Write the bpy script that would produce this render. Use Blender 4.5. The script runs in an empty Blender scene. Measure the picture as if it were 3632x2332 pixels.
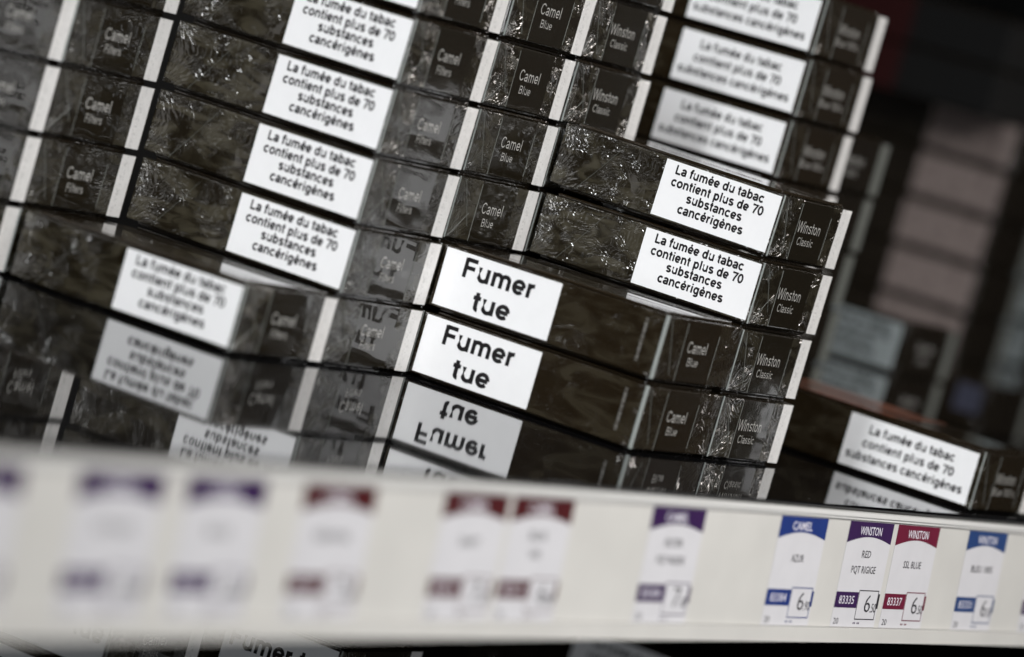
import bpy, math, random
from mathutils import Vector, Matrix
random.seed(7)
S = 0.001                                   # millimetres to metres
sc = bpy.context.scene
col = sc.collection

# ------------------------------------------------------------------ camera
yaw, pitch, roll = 0.50454, -0.07746, 0.28202
CAM = Vector((-1234.131, -595.825, 130.344))
FPX = 14516.064
fwd = Vector((math.cos(yaw)*math.cos(pitch), math.sin(yaw)*math.cos(pitch), math.sin(pitch)))
r_ = fwd.cross(Vector((0, 0, 1))).normalized(); u_ = r_.cross(fwd)
Rv = r_*math.cos(roll) + u_*math.sin(roll)
Uv = u_*math.cos(roll) - r_*math.sin(roll)
cd = bpy.data.cameras.new('camera'); cam = bpy.data.objects.new('camera', cd); col.objects.link(cam)
cam.matrix_world = Matrix(((Rv.x, Uv.x, -fwd.x, CAM.x*S), (Rv.y, Uv.y, -fwd.y, CAM.y*S), (Rv.z, Uv.z, -fwd.z, CAM.z*S), (0, 0, 0, 1)))
cd.sensor_width = 36; cd.sensor_fit = 'HORIZONTAL'; cd.lens = FPX/3632*36
cd.clip_start = 0.05; cd.clip_end = 20
cd.dof.use_dof = True; cd.dof.focus_distance = 1.388; cd.dof.aperture_fstop = 5.7; cd.dof.aperture_blades = 9
sc.camera = cam

# ------------------------------------------------------------------ light
w = bpy.data.worlds.new("World"); sc.world = w; w.use_nodes = True
bg = w.node_tree.nodes['Background']; bg.inputs[0].default_value = (1.0, 0.96, 0.88, 1); bg.inputs[1].default_value = 0.006
def area(name, d, dist, sx, sy, power, colr, aim=(-0.03, 0.03, 0.04), spread=180):
    l = bpy.data.lights.new(name, 'AREA'); l.shape = 'RECTANGLE'; l.size = sx; l.size_y = sy; l.energy = power; l.color = colr; l.spread = math.radians(spread)
    o = bpy.data.objects.new(name, l); col.objects.link(o)
    dv = Vector(d).normalized(); o.location = Vector(aim) + dv*dist
    o.rotation_euler = dv.to_track_quat('Z', 'Y').to_euler()
    return o
area('key_lamp', (-0.66, -0.62, 0.46), 1.5, 0.6, 0.45, 0.95, (1.0, 0.995, 0.99), aim=(-0.06, 0.02, 0.04), spread=36)  # unseen key lamp, beam narrowed so the far packs stay dim
area('ceiling_lamp', (-0.05, -0.85, 0.75), 1.6, 1.2, 0.16, 4.1, (1.0, 0.985, 0.96), aim=(-0.05, -0.05, 0.0), spread=85)
area('side_glint_lamp', (-0.74, -0.02, 0.62), 1.6, 0.16, 0.8, 1.6, (0.97, 0.99, 1.0), aim=(-0.05, 0.05, 0.05), spread=50)  # added lamp without a known source, makes glints on the film
area('low_fill_lamp', (-0.60, -0.80, -0.03), 2.0, 1.0, 0.5, 1.3, (0.92, 0.96, 1.0), aim=(-0.05, 0.05, -0.02), spread=70)  # added low fill from the front, brightens the lower-shelf labels
area('end_glint_lamp', (0.80, -0.62, 0.24), 2.4, 0.36, 0.18, 0.95, (1.0, 0.93, 0.88), spread=70)  # added at front right for reflections and glints on the pack ends
sc.view_settings.view_transform = 'Standard'; sc.view_settings.look = 'None'
sc.view_settings.exposure = 0.0; sc.view_settings.gamma = 1.0
sc.cycles.max_bounces = 8

# ------------------------------------------------------------------ node helpers
class NT:
    def __init__(s, nt): s.nt = nt
    def n(s, t, **k):
        nd = s.nt.nodes.new(t)
        for a, b in k.items(): setattr(nd, a, b)
        return nd
    def lk(s, a, b): s.nt.links.new(a, b)
    def val(s, sock, v):
        if hasattr(v, 'is_linked') or hasattr(v, 'links'): s.lk(v, sock)
        else: sock.default_value = v
    def m(s, op, a, b=None, c=None, clamp=False):
        nd = s.n('ShaderNodeMath', operation=op, use_clamp=clamp)
        s.val(nd.inputs[0], a)
        if b is not None: s.val(nd.inputs[1], b)
        if c is not None: s.val(nd.inputs[2], c)
        return nd.outputs[0]
    def comb(s, x, y, z):
        nd = s.n('ShaderNodeCombineXYZ')
        for i, v in enumerate((x, y, z)): s.val(nd.inputs[i], v)
        return nd.outputs[0]
    def noise(s, vec, scale=1.0, detail=1.0, rough=0.5, dist=0.0):
        nd = s.n('ShaderNodeTexNoise'); s.lk(vec, nd.inputs['Vector'])
        nd.inputs['Scale'].default_value = scale; nd.inputs['Detail'].default_value = detail
        nd.inputs['Roughness'].default_value = rough; nd.inputs['Distortion'].default_value = dist
        return nd.outputs['Fac']
    def step(s, v, a, b):
        nd = s.n('ShaderNodeMapRange', interpolation_type='SMOOTHSTEP'); s.val(nd.inputs[0], v)
        s.val(nd.inputs[1], a); s.val(nd.inputs[2], b)
        return nd.outputs[0]
    def mix(s, f, a, b):
        nd = s.n('ShaderNodeMix', data_type='RGBA'); s.val(nd.inputs[0], f); s.val(nd.inputs[6], a); s.val(nd.inputs[7], b)
        return nd.outputs[2]

def film_group():
    """crinkled cellophane: a normal from pack-local millimetre coordinates"""
    g = bpy.data.node_groups.new('film_wrinkles', 'ShaderNodeTree')
    g.interface.new_socket('Amount', in_out='INPUT', socket_type='NodeSocketFloat')
    g.interface.new_socket('Normal', in_out='OUTPUT', socket_type='NodeSocketVector')
    g.interface.new_socket('Veil', in_out='OUTPUT', socket_type='NodeSocketFloat')
    T = NT(g); gi = T.n('NodeGroupInput'); go = T.n('NodeGroupOutput')
    tc = T.n('ShaderNodeTexCoord'); oi = T.n('ShaderNodeObjectInfo')
    sp = T.n('ShaderNodeSeparateXYZ'); T.lk(tc.outputs['Object'], sp.inputs[0])
    X = T.m('MULTIPLY', sp.outputs[0], 1000.0); Y = T.m('MULTIPLY', sp.outputs[1], 1000.0); Z = T.m('MULTIPLY', sp.outputs[2], 1000.0)
    ol = T.n('ShaderNodeSeparateXYZ'); T.lk(oi.outputs['Location'], ol.inputs[0])
    seed = T.m('ADD', T.m('MULTIPLY', ol.outputs[2], 713.0), T.m('MULTIPLY', ol.outputs[0], 171.0))
    side = T.m('LESS_THAN', X, 0.45)
    nside = T.m('SUBTRACT', 1.0, side)
    u = T.m('ADD', T.m('MULTIPLY', side, Y), T.m('MULTIPLY', nside, X))
    U = T.m('ADD', T.m('MULTIPLY', side, 88.0), T.m('MULTIPLY', nside, 55.0))
    # regions: flat where a label or the fold's window lies
    win = T.m('MULTIPLY', T.m('GREATER_THAN', u, 15.6), T.m('LESS_THAN', u, 39.5))
    lab = T.m('LESS_THAN', u, 47.0)
    region = T.m('SUBTRACT', 1.0, T.m('ADD', T.m('MULTIPLY', nside, T.m('ADD', 0.42, T.m('MULTIPLY', win, 0.55))), T.m('MULTIPLY', side, T.m('MULTIPLY', lab, 0.15))))
    # low-frequency patches
    patch = T.noise(T.comb(T.m('MULTIPLY', u, 0.085), T.m('MULTIPLY', Z, 0.10), seed), 1.0, 1.0)
    pm = T.step(patch, 0.40, 0.62)
    # horizontal ripples
    warp = T.noise(T.comb(T.m('MULTIPLY', u, 0.10), T.m('MULTIPLY', Z, 0.13), T.m('ADD', seed, 9.0)), 1.0, 1.0)
    zz = T.m('ADD', Z, T.m('MULTIPLY', warp, 14.0))
    rip = T.noise(T.comb(T.m('MULTIPLY', u, 0.30), T.m('MULTIPLY', zz, 1.05), seed), 1.0, 0.6)
    ridge = T.m('SUBTRACT', 1.0, T.m('ABSOLUTE', T.m('MULTIPLY', T.m('SUBTRACT', rip, 0.5), 5.0)))
    ridge = T.m('MULTIPLY', T.m('MAXIMUM', ridge, 0.0), pm)
    # creases fanning out of the four corners
    cu = T.m('MINIMUM', u, T.m('SUBTRACT', U, u)); cv = T.m('SUBTRACT', 11.6, T.m('ABSOLUTE', T.m('SUBTRACT', Z, 11.7)))
    ang = T.m('ARCTAN2', cv, cu); rr = T.m('SQRT', T.m('ADD', T.m('POWER', cu, 2.0), T.m('POWER', cv, 2.0)))
    big = T.noise(T.comb(T.m('MULTIPLY', ang, 6.0), T.m('MULTIPLY', rr, 0.16), T.m('ADD', seed, T.m('MULTIPLY', T.m('GREATER_THAN', Z, 11.7), 3.7))), 1.0, 1.2, 0.5)
    fan = T.m('SUBTRACT', 1.0, T.m('ABSOLUTE', T.m('MULTIPLY', T.m('SUBTRACT', big, 0.5), 4.0)))
    fm = T.m('SUBTRACT', 1.0, T.step(rr, 4.0, 17.0))
    fan = T.m('MULTIPLY', T.m('MAXIMUM', fan, 0.0), fm)
    # short upright pleats along the upper edge
    ple = T.noise(T.comb(T.m('MULTIPLY', u, 0.95), T.m('MULTIPLY', Z, 0.22), T.m('ADD', seed, 4.0)), 1.0, 0.5)
    ple = T.m('MULTIPLY', ple, T.m('MULTIPLY', T.step(Z, 17.0, 21.5), T.step(T.noise(T.comb(T.m('MULTIPLY', u, 0.07), 0.0, seed), 1.0, 0.0), 0.42, 0.58)))
    soft = T.noise(T.comb(T.m('MULTIPLY', u, 0.055), T.m('MULTIPLY', Z, 0.09), T.m('ADD', seed, 2.0)), 1.0, 1.0)
    h = T.m('MULTIPLY', T.m('ADD', T.m('ADD', T.m('MULTIPLY', ridge, 0.25), T.m('MULTIPLY', fan, 0.55)), T.m('MULTIPLY', ple, 0.50)), region)
    h = T.m('MULTIPLY', h, gi.outputs['Amount'])
    h = T.m('ADD', h, T.m('MULTIPLY', soft, 0.28))
    bp = T.n('ShaderNodeBump'); bp.inputs['Strength'].default_value = 1.0; bp.inputs['Distance'].default_value = 0.001
    T.lk(h, bp.inputs['Height']); T.lk(bp.outputs[0], go.inputs['Normal'])
    sheen_patches = T.noise(T.comb(T.m('MULTIPLY', u, 0.06), T.m('MULTIPLY', Z, 0.16), T.m('ADD', seed, 21.0)), 1.0, 2.0, 0.6, 1.2)
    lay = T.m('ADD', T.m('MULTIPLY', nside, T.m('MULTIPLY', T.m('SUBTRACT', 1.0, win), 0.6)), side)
    veil = T.m('MULTIPLY', T.m('MULTIPLY', T.step(sheen_patches, 0.38, 0.70), lay), T.m('ADD', 0.25, T.m('MULTIPLY', gi.outputs['Amount'], 0.75)))  # mask for the painted sheen and the coat roughness
    T.lk(veil, go.inputs['Veil'])
    return g
FILM = film_group()

def new_mat(name):
    m = bpy.data.materials.new(name); m.use_nodes = True
    return m, NT(m.node_tree), m.node_tree.nodes['Principled BSDF']
def plain(name, c, rough=0.5, spec=0.5, metal=0.0, coat=0.0, grain=0.0, gscale=300.0):
    m, T, p = new_mat(name)
    p.inputs['Roughness'].default_value = rough; p.inputs['Specular IOR Level'].default_value = spec
    p.inputs['Metallic'].default_value = metal; p.inputs['Coat Weight'].default_value = coat
    if grain:
        tc = T.n('ShaderNodeTexCoord'); f = T.noise(tc.outputs['Object'], gscale, 3.0)
        T.lk(T.mix(T.step(f, 0.3, 0.7), (*[x*(1-grain) for x in c], 1), (*[min(1, x*(1+grain)) for x in c], 1)), p.inputs['Base Color'])
    else: p.inputs['Base Color'].default_value = (*c, 1)
    return m
def wrapped(name, c, amount=1.0, grain=0.06, rough=0.35, coat=1.0, ior=1.75, specks=False, painted_sheen=0.0):
    m, T, p = new_mat(name)
    g = T.n('ShaderNodeGroup'); g.node_tree = FILM; g.inputs['Amount'].default_value = amount
    tc = T.n('ShaderNodeTexCoord')
    f = T.noise(tc.outputs['Object'], 220.0, 2.0)
    a = (*[x*(1-grain) for x in c], 1); b = (*[x*(1+grain) for x in c], 1)
    cc = T.mix(T.step(f, 0.3, 0.7), a, b)
    if specks:                                    # faint dot-matrix print running up the tax strip
        sp = T.n('ShaderNodeSeparateXYZ'); T.lk(tc.outputs['Object'], sp.inputs[0])
        oi = T.n('ShaderNodeObjectInfo'); ol = T.n('ShaderNodeSeparateXYZ'); T.lk(oi.outputs['Location'], ol.inputs[0])
        xm = T.m('MULTIPLY', sp.outputs[0], 1000.0); zm = T.m('MULTIPLY', sp.outputs[2], 1000.0)
        q = T.noise(T.comb(T.m('MULTIPLY', xm, 1.1), T.m('MULTIPLY', zm, 1.7), T.m('MULTIPLY', ol.outputs[2], 500.0)), 1.0, 2.0, 0.7)
        mk = T.m('MULTIPLY', T.step(q, 0.55, 0.60), T.m('MULTIPLY', T.m('GREATER_THAN', xm, 48.0), T.m('LESS_THAN', xm, 50.4)))
        q2 = T.noise(T.comb(T.m('MULTIPLY', xm, 0.5), T.m('MULTIPLY', zm, 0.5), T.m('MULTIPLY', ol.outputs[2], 300.0)), 1.0, 4.0, 0.7)
        cc = T.mix(T.m('MULTIPLY', mk, 0.42), cc, (0.20, 0.20, 0.19, 1))
        cc = T.mix(T.m('MULTIPLY', T.step(q2, 0.48, 0.62), 0.13), cc, (0.33, 0.32, 0.30, 1))
    if painted_sheen: cc = T.mix(T.m('MULTIPLY', g.outputs['Veil'], painted_sheen), cc, (0.165, 0.148, 0.100, 1))  # film scatter and sheen painted into the base colour
    T.lk(cc, p.inputs['Base Color'])
    T.lk(T.m('ADD', 0.04, T.m('MULTIPLY', g.outputs['Veil'], 0.04)), p.inputs['Coat Roughness'])
    p.inputs['Roughness'].default_value = rough; p.inputs['Specular IOR Level'].default_value = 0.12
    p.inputs['Coat Weight'].default_value = coat
    p.inputs['Coat IOR'].default_value = ior
    T.lk(g.outputs['Normal'], p.inputs['Coat Normal'])
    return m

M = {}
M['carton'] = wrapped('olive_brown_carton_under_film', (0.0080, 0.0058, 0.0026), 1.0, painted_sheen=0.20)
M['carton_smooth'] = wrapped('olive_brown_carton_under_tight_film', (0.009, 0.0065, 0.004), 0.3, painted_sheen=0.06)
M['carton_tight'] = wrapped('olive_brown_carton_front', (0.0115, 0.0075, 0.0034), 0.33, painted_sheen=0.20)
M['bulge'] = wrapped('olive_brown_film_bulge', (0.015, 0.010, 0.005), 0.3)
M['label'] = wrapped('white_warning_print', (0.77, 0.77, 0.78), 0.30, 0.01, 0.5, 0.8, 1.5)
M['label_far'] = wrapped('bluish_dimmed_warning_print', (0.30, 0.335, 0.34), 0.4, 0.02, 0.5, 0.8, 1.5)  # far warning print, weaker light at the back put into its colour
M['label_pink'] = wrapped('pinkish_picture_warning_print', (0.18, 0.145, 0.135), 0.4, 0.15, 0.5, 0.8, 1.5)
M['strip_dim'] = wrapped('tax_paper_dimmed_far', (0.13, 0.135, 0.122), 0.3, 0.03, 0.6, 0.5, 1.5)  # same tax paper, darkened in colour for the dimmer far packs
M['black_card'] = plain('black_card', (0.003, 0.003, 0.003), 0.7, 0.2)
M['strip'] = wrapped('grey_white_tax_paper', (0.62, 0.605, 0.59), 0.35, 0.03, 0.6, 0.6, 1.5, specks=True)
M['ink'] = wrapped('black_ink', (0.012, 0.011, 0.012), 0.30, 0.0, 0.5, 0.8, 1.5)
M['silver'] = wrapped('pale_grey_brand_print', (0.37, 0.36, 0.34), 0.3, 0.0, 0.5, 0.8, 1.6)
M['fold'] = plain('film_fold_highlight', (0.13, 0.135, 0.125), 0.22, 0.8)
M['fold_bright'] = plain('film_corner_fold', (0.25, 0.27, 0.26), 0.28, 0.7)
M['dim'] = plain('dim_grey_fine_print', (0.16, 0.155, 0.145), 0.5)
M['picture'] = plain('health_picture_print', (0.16, 0.055, 0.03), 0.3, 0.5, coat=0.6, grain=0.7, gscale=60)
M['red'] = plain('dark_red_print', (0.018, 0.0006, 0.0006), 0.6, 0.2)
M['blue'] = plain('slate_blue_print', (0.035, 0.037, 0.06), 0.5, grain=0.2, gscale=90)

# ------------------------------------------------------------------ mesh helpers (inputs in mm)
def mesh(name, verts, faces, mat, smooth=False):
    me = bpy.data.meshes.new(name); me.from_pydata([tuple(c*S for c in v) for v in verts], [], faces); me.materials.append(mat)
    me.validate(); me.update()
    if smooth:
        for p in me.polygons: p.use_smooth = True
    return me
def add(name, me, parent=None, label=None, cat=None, group=None, kind=None, loc=None, hide=False):
    o = bpy.data.objects.new(name, me); col.objects.link(o)
    if parent: o.parent = parent
    if loc: o.location = Vector(loc)*S
    for k, v in (('label', label), ('category', cat), ('group', group), ('kind', kind)):
        if v: o[k] = v
    return o
def rbox(x0, y0, z0, x1, y1, z1, r, seg=3):
    """box with rounded edges, as verts + faces"""
    import bmesh
    bm = bmesh.new(); bmesh.ops.create_cube(bm, size=1)
    for v in bm.verts:
        v.co = Vector(((x0+x1)/2 + v.co.x*(x1-x0), (y0+y1)/2 + v.co.y*(y1-y0), (z0+z1)/2 + v.co.z*(z1-z0)))
    bmesh.ops.bevel(bm, geom=bm.edges[:], offset=r, segments=seg, profile=0.5, affect='EDGES')
    vs = [tuple(v.co) for v in bm.verts]; fs = [[v.index for v in f.verts] for f in bm.faces]; bm.free()
    return vs, fs
def thin(plane, u0, v0, u1, v1, off, th=0.05):
    """thin print slab: plane 'side' lies on x=0 facing -x (u = y), 'end' lies on y=0 facing -y (u = x)"""
    P = (lambda u, v, d: (-d, u, v)) if plane == 'side' else (lambda u, v, d: (u, -d, v))
    c = [(u0, v0), (u1, v0), (u1, v1), (u0, v1)]
    vs = [P(u, v, off+th) for u, v in c] + [P(u, v, off) for u, v in c]
    fs = [[0, 1, 2, 3], [0, 4, 5, 1], [1, 5, 6, 2], [2, 6, 7, 3], [3, 7, 4, 0]]
    if plane == 'side': fs = [f[::-1] for f in fs]
    return vs, fs
def join(parts):
    V, F = [], []
    for vs, fs in parts:
        o = len(V); V += vs; F += [[i+o for i in f] for f in fs]
    return V, F

# ------------------------------------------------------------------ lettering: grotesque alphabet drawn as strokes
def arc(cx, cy, rx, ry, a0, a1, n=14):
    return [(cx+rx*math.cos(math.radians(a0+(a1-a0)*i/n)), cy+ry*math.sin(math.radians(a0+(a1-a0)*i/n))) for i in range(n+1)]
def bowl(cx): return arc(cx, 262, 172, 208, 0, 360, 22)
E_ = [arc(285, 262, 197, 208, 4, 318, 18), [(90, 252), (490, 252)]]
G = {
 'a': (540, [arc(262, 350, 165, 122, 165, 0, 10)+[(427, 0)], arc(250, 152, 170, 100, 75, 330, 14), [(427, 285), (290, 250)]]),
 'b': (600, [[(128, 720), (128, 0)], bowl(318)]), 'c': (550, [arc(290, 262, 200, 208, 42, 318, 16)]),
 'd': (600, [[(472, 720), (472, 0)], bowl(284)]), 'e': (560, E_),
 'é': (560, E_+[[(235, 580), (345, 710)]]), 'è': (560, E_+[[(325, 580), (215, 710)]]),
 'f': (320, [[(325, 665), (245, 660), (180, 630), (158, 560), (158, 0)], [(20, 470), (310, 470)]]),
 'g': (600, [[(472, 524), (472, -40)]+arc(300, -50, 172, 100, 0, -150, 10), bowl(284)]),
 'i': (270, [[(135, 524), (135, 0)], [(135, 720), (135, 605)]]), 'l': (270, [[(135, 720), (135, 0)]]),
 'm': (880, [[(128, 524), (128, 0)], arc(282, 320, 154, 150, 180, 0, 10)+[(436, 0)], arc(592, 320, 156, 150, 180, 0, 10)+[(748, 0)]]),
 'n': (600, [[(128, 524), (128, 0)], arc(300, 310, 172, 160, 180, 0, 10)+[(472, 0)]]),
 'o': (600, [arc(300, 262, 205, 208, 0, 360, 22)]), 'p': (600, [[(128, 524), (128, -200)], bowl(318)]),
 'r': (385, [[(128, 524), (128, 0)], arc(325, 300, 197, 165, 180, 88, 8)]),
 's': (540, [arc(270, 370, 158, 104, 22, 250, 12)[:-1]+[(240, 275), (320, 250)], [(240, 277), (320, 252)]+arc(272, 152, 168, 98, 65, -160, 12)]),
 't': (335, [[(160, 670), (160, 140)]+arc(245, 135, 85, 80, 180, 285, 6), [(15, 470), (310, 470)]]),
 'u': (600, [[(128, 524), (128, 210)]+arc(300, 212, 172, 160, 180, 360, 10)+[(472, 524)], [(472, 260), (472, 0)]]),
 'L': (590, [[(140, 720), (140, 0)], [(140, 58), (545, 58)]]), 'F': (600, [[(140, 720), (140, 0)], [(140, 662), (570, 662)], [(140, 372), (520, 372)]]),
 'C': (720, [arc(375, 360, 290, 305, 38, 322, 20)]), 'W': (950, [[(35, 720), (240, 0)], [(240, 0), (470, 700)], [(470, 700), (705, 0)], [(705, 0), (915, 720)]]),
 'B': (680, [[(140, 720), (140, 0)], [(140, 662), (390, 662)]+arc(390, 520, 160, 142, 90, -90, 8)+[(140, 378)], [(390, 378)]+arc(390, 216, 190, 162, 90, -90, 8)+[(140, 58)]]),
 '7': (556, [[(40, 655), (500, 655), (400, 480), (290, 250), (235, 0)]]), '0': (556, [arc(278, 350, 190, 300, 0, 360, 22)]),
 '1': (480, [[(270, 715), (270, 0)], [(100, 560), (270, 640)]]), "'": (200, [[(100, 720), (100, 540)]]), ' ': (270, []),
}
def stroke(path, w):
    """ribbon polygon strip along path, butt ends, mitred joints"""
    n = len(path); L_, R_ = [], []
    closed = n > 3 and abs(path[0][0]-path[-1][0]) < 1e-3 and abs(path[0][1]-path[-1][1]) < 1e-3
    for i in range(n):
        a = path[i-1] if i > 0 else (path[-2] if closed else None)
        b = path[i+1] if i < n-1 else (path[1] if closed else None)
        p = path[i]; ns = []
        for q0, q1 in ((a, p), (p, b)):
            if q0 is None or q1 is None: continue
            dx, dy = q1[0]-q0[0], q1[1]-q0[1]; l = math.hypot(dx, dy) or 1; ns.append((-dy/l, dx/l))
        nx = sum(k[0] for k in ns); ny = sum(k[1] for k in ns); l = math.hypot(nx, ny) or 1
        nx, ny = nx/l, ny/l; d = min(1.6, 1/max(0.3, nx*ns[0][0]+ny*ns[0][1]))
        L_.append((p[0]+nx*w/2*d, p[1]+ny*w/2*d)); R_.append((p[0]-nx*w/2*d, p[1]-ny*w/2*d))
    return L_, R_
def text_geo(txt, wdt):
    """strokes in em/1000; returns list of (left, right) chains and total advance"""
    x = 0; out = []
    for ch in txt:
        adv, st = G[ch]
        for p in st:
            Lc, Rc = stroke([(a+x, b) for a, b in p], wdt); out.append((Lc, Rc))
        x += adv
    return out, x
def lettering(lines, plane, off=0.11):
    """lines: (text, u_left, u_right, baseline v, cap height mm, stroke em)"""
    V, F = [], []
    for txt, ul, ur, v0, cap, sw in lines:
        st, adv = text_geo(txt, sw); k = cap/720.0; kx = (ur-ul)/adv
        for j, (Lc, Rc) in enumerate(st):
            d = off + 0.004*(j % 3); base = len(V); n = len(Lc)
            for p in Lc+Rc:
                uu, vv = ul+p[0]*kx, v0+p[1]*k
                V.append((-d, uu, vv) if plane == 'side' else (uu, -d, vv))
            for i in range(n-1):
                f = [base+i, base+i+1, base+n+i+1, base+n+i]
                # keep the normals facing out of the pack
                a, b, c = (Vector(V[f[q]]) for q in (0, 1, 2)); nn = (b-a).cross(c-b)
                if (nn.x if plane == 'side' else nn.y) > 0: f = f[::-1]
                F.append(f)
    return V, F

# ------------------------------------------------------------------ the kinds of pack
H = 23.25
ME = {}
def build_meshes():
    for ln in (88, 98):
        for key in ('carton', 'carton_smooth', 'carton_tight'):
            ME['%s%d' % (key, ln)] = mesh('carton', *rbox(0, 0, 1.15, 55, ln, 22.15, 0.42), M[key])
            ME['bulge%d' % ln] = mesh('film_bulge', *join([rbox(3, 3, 0.02, 52, ln-3, 1.14, 0.3, 1), rbox(3, 3, 22.16, 52, ln-3, H, 0.3, 1)]), M['bulge'])
    ME['label4'] = mesh('warning_label', *thin('side', 1.0, 1.9, 46.6, 21.5, 0.03), M['label'])
    ME['text4'] = mesh('warning_text', *lettering([
        ('La fumée du tabac', 42.4, 7.0, 17.35, 3.2, 160), ('contient plus de 70', 42.6, 6.0, 13.15, 3.2, 160),
        ('substances', 35.2, 13.0, 9.15, 3.2, 160), ('cancérigènes', 37.2, 11.2, 4.95, 3.2, 160)], 'side'), M['ink'])
    ME['labelF'] = mesh('warning_label', *thin('side', 40.9, 1.9, 86.6, 21.5, 0.03), M['label'])
    FT = [('Fumer', 79.1, 50.0, 13.45, 6.65, 152), ('tue', 72.0, 56.9, 3.85, 6.65, 152)]
    ME['textF'] = mesh('warning_text', *lettering(FT, 'side'), M['ink'])
    ME['labelf'] = mesh('warning_label', *thin('side', 1.2, 1.9, 46.8, 21.5, 0.03), M['label'])
    ME['textf'] = mesh('warning_text', *lettering([('Fumer tue', 44.8, 2.6, 10.3, 7.0, 150)], 'side'), M['ink'])
    T3 = [('La fumée du tabac', 46.0, 10.8, 15.2, 3.3, 155), ('contient plus de 70', 47.2, 9.8, 10.1, 3.3, 155), ('substances cancérigènes', 52.6, 4.8, 5.0, 3.3, 155)]
    ME['label3'] = mesh('warning_label', *thin('side', 2.2, 1.8, 54.4, 20.9, 0.03), M['label'])
    ME['text3'] = mesh('warning_text', *lettering(T3, 'side'), M['ink'])
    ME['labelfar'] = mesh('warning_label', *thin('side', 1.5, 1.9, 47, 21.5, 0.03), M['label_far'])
    ME['labelpink'] = mesh('warning_label', *thin('side', 1.5, 1.9, 47, 21.0, 0.03), M['label_pink'])
    ME['labelblue'] = mesh('warning_label', *thin('side', 2, 9, 15, 21.5, 0.03), M['blue'])
    ME['strip'] = mesh('tax_strip', *thin('end', 46.6, 1.0, 54.0, 22.0, 0.03), M['strip'])
    ME['strip_dim'] = mesh('tax_strip', *thin('end', 46.6, 1.0, 54.0, 22.0, 0.03), M['strip_dim'])
    ME['card98'] = mesh('carton', *rbox(0, 0, 1.15, 55, 98, 22.15, 0.42), M['black_card'])
    for nm, a, b, c in (('cb', 'Camel', 'Blue', 'camel'), ('cf', 'Camel', 'Filters', 'camel'), ('wc', 'Winston', 'Classic', 'w'), ('wb', 'Winston', "Blue 100's", 'w3')):
        x0, x1 = (18.8, 33.4) if c == 'camel' else (16.2, 34.4)
        y0, y1 = {'Blue': (21.0, 29.3), 'Filters': (20.4, 30.2), 'Classic': (18.6, 31.4), "Blue 100's": (15.5, 36.0)}[b]
        ME['b_'+nm] = mesh('brand_text', *lettering([(a, x0, x1, 11.1, 4.0, 72)], 'end'), M['silver'])
        ME['v_'+nm] = mesh('variant_text', *lettering([(b, y0, y1, 6.7, 2.9, 68)], 'end'), M['silver'])
    # folds of the film: ridges a fraction of a millimetre high
    def bar(plane, a, b, w, d=0.10):
        dx, dy = b[0]-a[0], b[1]-a[1]; l = math.hypot(dx, dy); nx, ny = -dy/l*w/2, dx/l*w/2
        P = (lambda u, v, k: (-k, u, v)) if plane == 'side' else (lambda u, v, k: (u, -k, v))
        vs = [P(a[0]+nx, a[1]+ny, 0.01), P(b[0]+nx, b[1]+ny, 0.01), P(b[0]-nx, b[1]-ny, 0.01), P(a[0]-nx, a[1]-ny, 0.01), P(a[0], a[1], d+0.05), P(b[0], b[1], d+0.05)]
        fs = [[0, 1, 5, 4], [3, 4, 5, 2], [0, 4, 3], [1, 2, 5]]
        return vs, fs
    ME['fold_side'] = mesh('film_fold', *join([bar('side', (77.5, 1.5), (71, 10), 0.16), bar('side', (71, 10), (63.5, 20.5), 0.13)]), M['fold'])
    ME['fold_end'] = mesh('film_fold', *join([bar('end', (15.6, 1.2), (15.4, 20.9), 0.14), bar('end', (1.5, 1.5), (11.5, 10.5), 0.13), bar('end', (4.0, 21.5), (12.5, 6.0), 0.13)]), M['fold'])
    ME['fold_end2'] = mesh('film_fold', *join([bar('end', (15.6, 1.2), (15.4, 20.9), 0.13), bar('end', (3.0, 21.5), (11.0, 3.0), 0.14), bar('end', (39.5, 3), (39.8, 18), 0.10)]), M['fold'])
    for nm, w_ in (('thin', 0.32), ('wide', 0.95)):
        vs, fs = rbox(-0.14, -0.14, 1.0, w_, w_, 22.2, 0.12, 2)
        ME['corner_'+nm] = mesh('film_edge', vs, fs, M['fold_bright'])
    # tiny upright print at the end of the side (flipped packs)
    rnd = random.Random(3); parts = []; v = 5.2
    while v < 19.5:
        hgt = rnd.choice((0.25, 0.35, 0.5)); parts.append(thin('side', 6.8, v, 7.9, v+hgt, 0.03, 0.03)); v += hgt+rnd.choice((0.22, 0.3, 0.5))
    ME['smallprint'] = mesh('small_print', *join(parts), M['dim'])
    ME['picture'] = mesh('picture_warning', *(lambda a: (a[0], a[1]))(rbox(2, 40, H+0.02, 53, 96, H+0.12, 0.04, 1)), M['picture'])
    ME['redpanel'] = mesh('picture_warning', *thin('side', 50, 1, 97, 22.3, 0.03), M['red'])
build_meshes()
ROT = {}
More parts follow.
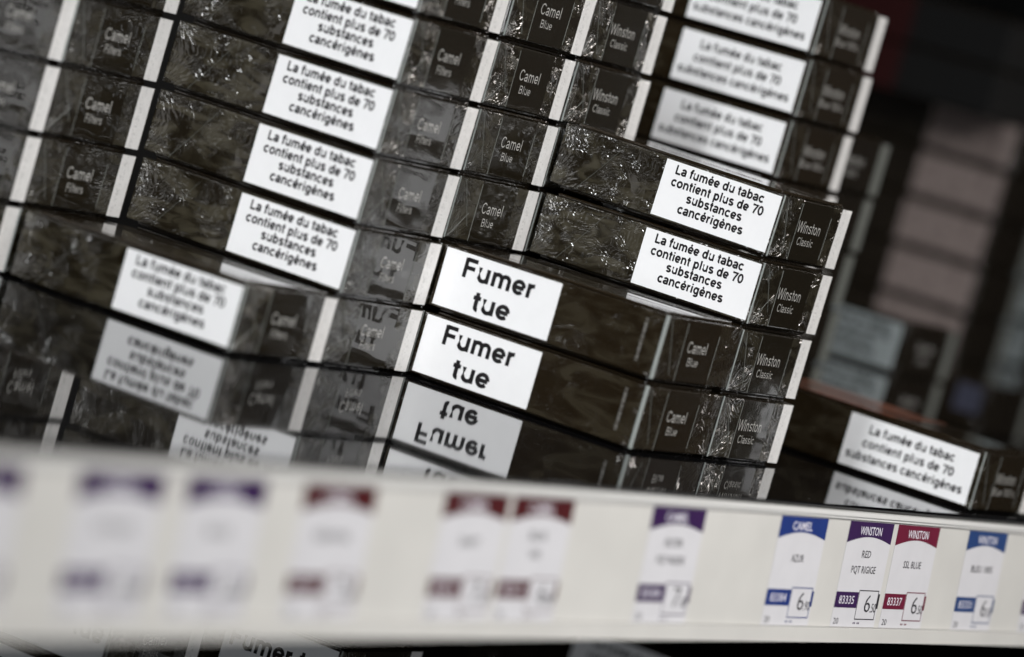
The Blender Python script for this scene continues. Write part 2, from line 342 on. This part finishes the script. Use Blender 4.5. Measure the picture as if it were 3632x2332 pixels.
def pack(kind, x, y, z, label, group, tweak=(0, 0, 0, 0, 0), fold=0, far=False):
    """x, y, z in mm of the pack's front left bottom corner; tweak = dx, dy, dz, yaw, pitch"""
    dx, dy, dz, yw, pt = tweak
    t = bpy.data.objects.new('cigarette_pack', None); col.objects.link(t); t.empty_display_size = 0.01
    t.location = ((x+dx)*S, (y+dy)*S, (z+dz)*S); t.rotation_euler = (pt, 0, yw)
    t['label'] = label; t['category'] = 'cigarette pack'; t['group'] = group
    ln = 98 if kind in ('wb', 'red') else 88
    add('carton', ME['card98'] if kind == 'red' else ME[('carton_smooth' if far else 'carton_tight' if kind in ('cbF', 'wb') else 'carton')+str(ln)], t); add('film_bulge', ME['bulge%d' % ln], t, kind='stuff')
    spec = {'cb': ('label4', 'text4', 1, 'cb'), 'cf': ('label4', 'text4', 1, 'cf'), 'wc': ('label4', 'text4', 1, 'wc'), 'wb': ('label3', 'text3', 1, 'wb'),
            'cbF': ('labelF', 'textF', 0, 'cb'), 'cff': ('labelf', 'textf', 1, 'cf'), 'far': ('labelfar', 'text4', 1, 'wc'),
            'pink': ('labelpink', None, 1, None), 'blue': ('labelblue', None, 1, None), 'red': ('redpanel', None, 0, None)}[kind]
    lb = add('warning_label', ME[spec[0]], t)
    if spec[1]: add('warning_text', ME[spec[1]], lb)
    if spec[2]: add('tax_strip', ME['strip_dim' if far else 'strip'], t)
    if spec[3]:
        add('brand_text', ME['b_'+spec[3]], t); add('variant_text', ME['v_'+spec[3]], t)
    if not far:
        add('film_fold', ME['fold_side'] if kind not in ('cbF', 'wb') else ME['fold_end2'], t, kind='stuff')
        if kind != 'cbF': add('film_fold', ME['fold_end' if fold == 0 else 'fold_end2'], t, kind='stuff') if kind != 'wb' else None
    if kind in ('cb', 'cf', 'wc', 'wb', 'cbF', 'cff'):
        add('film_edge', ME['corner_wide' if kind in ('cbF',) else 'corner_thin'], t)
    if kind == 'cbF': add('small_print', ME['smallprint'], t)
    return t

# ------------------------------------------------------------------ the shelf
PITCH = 23.332
M['shelf'] = plain('glossy_black_shelf', (0.004, 0.004, 0.0045), 0.032, 0.40, coat=0.0)
M['dark'] = plain('matt_black_panel', (0.004, 0.004, 0.004), 0.8, 0.2, grain=0.2, gscale=20)
M['plastic'] = plain('cream_rail_plastic', (0.585, 0.57, 0.54), 0.38, 0.4, grain=0.03, gscale=40)
M['lip'] = plain('white_rail_lip', (0.68, 0.67, 0.65), 0.3, 0.5)
M['paper'] = plain('lilac_white_ticket_paper', (0.60, 0.59, 0.61), 0.5, 0.4, grain=0.02, gscale=100)
M['groove'] = plain('rail_groove', (0.30, 0.29, 0.28), 0.6)
def slab(name, x0, y0, z0, x1, y1, z1, m, r=0.4, kind='structure', **k):
    return add(name, mesh(name, *rbox(x0, y0, z0, x1, y1, z1, r, 2), M[m]), kind=kind, **k)
slab('shelf', -620, -50.5, -9, 1100, 420, 0, 'shelf')
slab('lower_shelf', -620, -50.5, -196, 1100, 420, -190, 'shelf')
slab('back_panel', -900, 421, -500, 2600, 440, 900, 'dark')
slab('side_panel', 1101, -60, -500, 1120, 420, 900, 'dark')

# ------------------------------------------------------------------ stacks of packs
def up(k, n=None):
    return ['bottom', 'second', 'third', 'fourth', 'fifth', 'sixth', 'seventh', 'eighth'][k]
TW = {('W', 3): (.07, .03, .25, -.002, .023), ('W', 2): (.08, -.15, -.01, -.001, .006), ('W', 1): (-.03, .2, -.07, 0, 0), ('W', 0): (-.04, .08, 0, -.004, 0),
      ('B', 1): (.05, 0, .45, 0, -.003), ('B', 0): (0, .15, 0.05, .002, .001), ('b', 3): (-.02, 0, -.1, -.005, 0), ('b', 4): (.3, .4, 0, .004, 0),
      ('F', 4): (0, 0, -.2, .004, .012), ('F', 3): (-.01, .17, -.2, .002, .010), ('F', 2): (-.04, 0, -.25, .002, .009), ('F', 1): (0, -.9, -.2, .007, .008), ('F', 0): (.1, -.6, .02, -.002, 0),
      ('w', 5): (-.03, .2, .1, .002, 0), ('w', 4): (0, -.13, 0, -.005, 0), ('L', 1): (.04, 0, .1, 0, 0), ('P', 0): (-.1, -.17, .15, .001, -.004)}
def rnd_tw(): return (random.uniform(-.3, .3), random.uniform(-.6, .6), 0, random.uniform(-.005, .005), 0)
def stack(code, kind, x, y, rows, phrase, group, far=False, top=None, z0=0.0):
    for k in rows:
        pack(kind, x, y, z0+k*PITCH, phrase % up(k), group, TW.get((code, k)) or rnd_tw(), fold=(k % 2), far=far)
G1 = 'cigarette packs stacked on the glossy shelf'
stack('W', 'wc', 0, 0, range(4), 'sharp brown pack with four-line warning, %s up in foremost right stack', G1)
stack('B', 'cbF', -55.87, 0.2, range(2), '%s of the two middle packs with the large two-word warning facing left', G1)
stack('b', 'cb', -55.87, 89.3, range(7), 'brown pack in the middle stack behind the large two-word warnings, %s from shelf', G1)
stack('F', 'cf', -112.44, 88.6, range(7), 'brown pack with four-line warning in the stack left of middle, %s from shelf', G1)
stack('w', 'wc', 0, 89.8, range(7), 'brown pack set back behind the foremost right stack, %s from the shelf', G1)
stack('P', 'cf', -169.0, 86.5, range(1), 'blurred pack lying forward on the shelf at lower left, %s of its stack', G1)
stack('l', 'cf', -169.0, 177.2, range(7), 'brown pack with pale strip in the second stack from left, %s from shelf', G1)
stack('O', 'cf', -222.8, 177.2, range(7), 'brown pack with pale strip in the leftmost stack, %s from the shelf', G1)
G2 = 'long cigarette packs with three-line warnings'
stack('q', 'wc', 58, 62, range(4), 'brown pack hidden just right of the foremost stack, %s from the shelf', G1)
stack('T', 'wb', 117.1, 61.7, range(7), 'long pack with three-line warning in the tall right stack, %s from shelf', G2)
lone = pack('wb', 122.8, -46.0, 0, 'long pack with three-line warning lying alone at lower right behind rail', G2)
add('picture_warning', ME['picture'], lone)
G3 = 'blurred cigarette packs far along the shelf'
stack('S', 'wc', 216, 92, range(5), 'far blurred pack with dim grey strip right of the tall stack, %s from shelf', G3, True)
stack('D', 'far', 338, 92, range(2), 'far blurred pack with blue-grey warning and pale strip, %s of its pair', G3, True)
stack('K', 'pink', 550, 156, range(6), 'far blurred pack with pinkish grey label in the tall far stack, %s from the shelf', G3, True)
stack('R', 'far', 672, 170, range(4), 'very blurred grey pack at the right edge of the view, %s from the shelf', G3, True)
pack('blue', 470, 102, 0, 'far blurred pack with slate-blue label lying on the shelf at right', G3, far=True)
for k, nm in ((0, 'lower'), (1, 'upper')):
    pack('red', 520, 163, PITCH*(5.9+k), 'dark red blurred pack high up behind the tall stack, %s of two' % nm, G3, far=True)
G4 = 'cigarette packs on the lower shelf'
for (kind, x, y, ph) in (('cff', -46, 88, 'pack with big one-line warning on the lower shelf under the rail, %s row'),
                         ('cff', -126, 127, 'pack at the lower left corner under the rail, %s row of its stack'),
                         ('wb', 190, 70, 'blurred pack with pale warning under the rail right of centre, %s row')):
    for k, nm in ((0, 'lowest'), (1, 'second lowest'), (2, 'middle'), (3, 'upper')):
        pack(kind, x, y, -190+k*PITCH+(0.6 if k else 0), ph % nm, G4, rnd_tw(), far=(x > 100))

# ------------------------------------------------------------------ price rail
def railpt(x, d, o):
    """x along the rail, d down its face from the top edge, o out of the face (mm)"""
    a = math.atan(0.095); c, s = math.cos(a), math.sin(a)
    sag = 1.3*(1-((x+150)/320.0)**2) if abs(x+150) < 700 else 0
    return (x, -52 - d*s - o*c, -2.5 - d*c + o*s + max(sag, -1.5))
def rail_strip(x0, x1, d0, d1, o0, o1, n=24):
    vs, fs = [], []
    for i in range(n+1):
        x = x0+(x1-x0)*i/n
        for d, o in ((d0, o0), (d0, o1), (d1, o1), (d1, o0)): vs.append(railpt(x, d, o))
    for i in range(n):
        for j in range(4):
            a, b = i*4+j, i*4+(j+1) % 4; fs.append([a, b, b+4, a+4])
    fs += [[0, 3, 2, 1], [n*4, n*4+1, n*4+2, n*4+3]]
    return vs, fs
rail = bpy.data.objects.new('price_rail', None); col.objects.link(rail); rail.location = (-0.15, -0.055, -0.025)
rail['label'] = 'cream plastic price rail running along the front edge of the shelf'; rail['category'] = 'price rail'
def rpart(name, geo, mat):
    vs, fs = geo; o = add(name, mesh(name, [(v[0]+150, v[1]+55, v[2]+25) for v in vs], fs, M[mat]), rail); return o
rpart('rail_body', rail_strip(-640, 420, 0, 44.2, -2.0, 0.0), 'plastic')
rpart('upper_lip', join([rail_strip(-640, 420, 0.0, 1.5, 0.003, 1.5), rail_strip(-640, 420, 1.5, 2.5, 0.003, 0.9)]), 'lip')
rpart('lower_lip', join([rail_strip(-640, 420, 39.4, 44.2, 0.003, 1.3)]), 'plastic')
rpart('seam', rail_strip(-640, 420, 39.05, 39.4, 0.01, 0.35), 'groove')
rpart('seam', rail_strip(-640, 420, 2.5, 2.75, 0.01, 0.3), 'groove')

COL = {'purple': (0.030, 0.008, 0.060), 'crimson': (0.125, 0.006, 0.027), 'blue': (0.010, 0.030, 0.16), 'steel': (0.015, 0.045, 0.15), 'darkred': (0.060, 0.006, 0.008)}
for k, c in COL.items(): M['t_'+k] = plain('ticket_'+k+'_ink', c, 0.55, 0.15, grain=0.06, gscale=200)
M['t_black'] = plain('ticket_black_ink', (0.012, 0.01, 0.016), 0.5)
M['t_white'] = plain('ticket_white_ink', (0.72, 0.70, 0.76), 0.5)
def font_mesh(name, items, x0, mat, off):
    """built-in font outlines laid on the rail; items: (text, u0, u1, baseline d, cap mm, bold)"""
    V, F = [], []
    for txt, u0, u1, d0, cap, bold in items:
        cu = bpy.data.curves.new('tmp', 'FONT'); cu.body = txt; cu.resolution_u = 2; cu.offset = bold
        ob = bpy.data.objects.new('tmp', cu); col.objects.link(ob)
        bpy.context.view_layer.update()
        me = bpy.data.meshes.new_from_object(ob.evaluated_get(bpy.context.evaluated_depsgraph_get()))
        xs = [v.co.x for v in me.vertices]; a, b = min(xs), max(xs)
        ys = max(v.co.y for v in me.vertices)
        base = len(V); inv = 1.0
        for v in me.vertices:
            p = railpt(x0+u0+(v.co.x-a)/(b-a)*(u1-u0), d0-v.co.y/ys*cap, off); V.append((p[0]-x0, p[1]+55, p[2]+25))
        F += [[base+i for i in p.vertices] for p in me.polygons]
        col.objects.unlink(ob); bpy.data.objects.remove(ob); bpy.data.curves.remove(cu); bpy.data.meshes.remove(me)
    return mesh(name, V, F, M[mat])
def quad(x0, us, off, mat, name):
    """us: list of polygons in (u, d)"""
    V, F = [], []
    for poly in us:
        b = len(V); n = len(poly)
        for o in (off, off-0.03):
            for u, d in poly:
                p = railpt(x0+u, d, o); V.append((p[0]-x0, p[1]+55, p[2]+25))
        F.append([b+i for i in range(n)][::-1]); F += [[b+i, b+(i+1) % n, b+n+(i+1) % n, b+n+i] for i in range(n)]
    return mesh(name, V, F, M[mat])
def ticket(x0, colr, head, lines, code, price, label, pack_n='20', pricecol=None):
    t = bpy.data.objects.new('price_ticket', None); col.objects.link(t); t.location = (x0*S, -0.055, -0.025)
    t['label'] = label; t['category'] = 'price ticket'; t['group'] = 'price tickets in the rail'
    m = 't_'+colr
    add('card', quad(x0, [[(0, 3.0), (36, 3.0), (36, 39.0), (0, 39.0)]], 0.10, 'paper', 'card'), t)
    arcp = [(36-36*i/14, 10.4-2.2*math.sin(math.pi*i/14)) for i in range(15)]
    add('header_band', quad(x0, [[(0, 3.1), (36, 3.1)]+arcp], 0.16, m, 'header_band'), t)
    add('header_text', font_mesh('header_text', [(head, *( (9.2, 26.8) if len(head) > 5 else (9.5, 24.5)), 7.55, 2.85, 0.006)], x0, 't_white', 0.20), t)
    it = []
    ds = [15.3, 20.6] if len(lines) == 2 else [18.0]
    for (tx, wd), d in zip(lines, ds): it.append((tx, 18-wd/2, 18+wd/2, d, 2.45, 0.006))
    add('name_text', font_mesh('name_text', it, x0, 't_black', 0.16), t)
    add('code_box', quad(x0, [[(0.1, 27.1), (18.2, 27.1), (18.2, 32.5), (0.1, 32.5)]], 0.16, m, 'code_box'), t)
    add('code_text', font_mesh('code_text', [(code, 3.1, 15.2, 31.15, 2.75, 0.0)], x0, 't_white', 0.20), t)
    a, b, c, d, e = 18.4, 34.6, 26.3, 36.5, 0.35
    pm = 't_'+(pricecol or colr)
    add('price_frame', quad(x0, [[(a, c), (b, c), (b, c+e), (a, c+e)], [(a, d-e), (b, d-e), (b, d), (a, d)], [(a, c+e), (a+e, c+e), (a+e, d-e), (a, d-e)], [(b-e, c+e), (b, c+e), (b, d-e), (b-e, d-e)],
        [(b+.05, c+1.2), (b+1.3, c+1.2), (b+1.3, 32.6), (b+.05, 32.6)]], 0.16, pm, 'price_frame'), t)
    add('price_text', font_mesh('price_text', [(price[0], 24.6, 29.4, 33.9, 6.0, -0.008), (price[1], 29.8, 34.4, 33.9, 3.1, -0.004)], x0, 't_black', 0.20), t)
    add('count_text', font_mesh('count_text', [(pack_n, 1.9, 5.9, 38.1, 2.1, 0.0)], x0, 't_black', 0.16), t)
    add('fine_print', quad(x0, [[(18+q*1.1, 37.4), (18.7+q*1.1, 37.4), (18.7+q*1.1, 38.0), (18+q*1.1, 38.0)] for q in (0, 1, 3, 4)], 0.16, 't_'+colr, 'fine_print'), t)
    return t
ticket(10.4, 'purple', 'WINSTON', [('RED', 7.2), ('PQT RIGIGE', 19.8)], '83335', ('6', '.50'), 'sharpest ticket with purple header, two name lines and code 83335', pricecol='black')
ticket(50.4, 'crimson', 'WINSTON', [('SSL BLUE', 15.2)], '83337', ('6', '.50'), 'crimson-headed ticket with code 83337 right beside the sharp purple one')
ticket(113.3, 'steel', 'WINSTON', [('BLEU 100S', 19.5)], '83331', ('6', '.50'), 'steel-blue ticket near the right edge of the rail', pricecol='steel')
ticket(-43.3, 'blue', 'CAMEL', [('AZUR', 9.5)], '83384', ('6', '.90'), 'royal-blue-headed ticket left of the sharp purple one')
ticket(-134.0, 'purple', 'CAMEL', [('FILTER', 12), ('PQT RIGIDE', 18.5)], '83308', ('7', '.00'), 'slightly blurred purple ticket standing alone right of the two red ones')
ticket(-220.5, 'darkred', 'CAMEL', [('BLUE', 9.5), ('100S', 6)], '83312', ('6', '.80'), 'right one of the two blurred dark red tickets side by side')
ticket(-259.6, 'darkred', 'CAMEL', [('SHIFT', 11)], '83316', ('7', '.20'), 'left one of the two blurred dark red tickets side by side')
ticket(-332.4, 'darkred', 'CAMEL', [('ESSENTIAL', 18)], '83319', ('7', '.00'), 'very blurred dark red ticket standing alone left of the red pair')
ticket(-387.0, 'purple', 'CAMEL', [('BLACK', 11)], '83322', ('6', '.90'), 'very blurred purple ticket next left of the lone red one')
ticket(-433.5, 'purple', 'CAMEL', [('ACTIVATE', 16)], '83325', ('6', '.90'), 'very blurred purple ticket second from the left edge')
ticket(-492.0, 'purple', 'CAMEL', [('WHITE', 12)], '83328', ('6', '.90'), 'purple ticket cut off by the left edge of the view')
ticket(176.7, 'purple', 'WINSTON', [('SILVER', 12)], '83340', ('6', '.50'), 'purple ticket cut off by the right edge of the view')
for me in bpy.data.meshes:
    me.update()
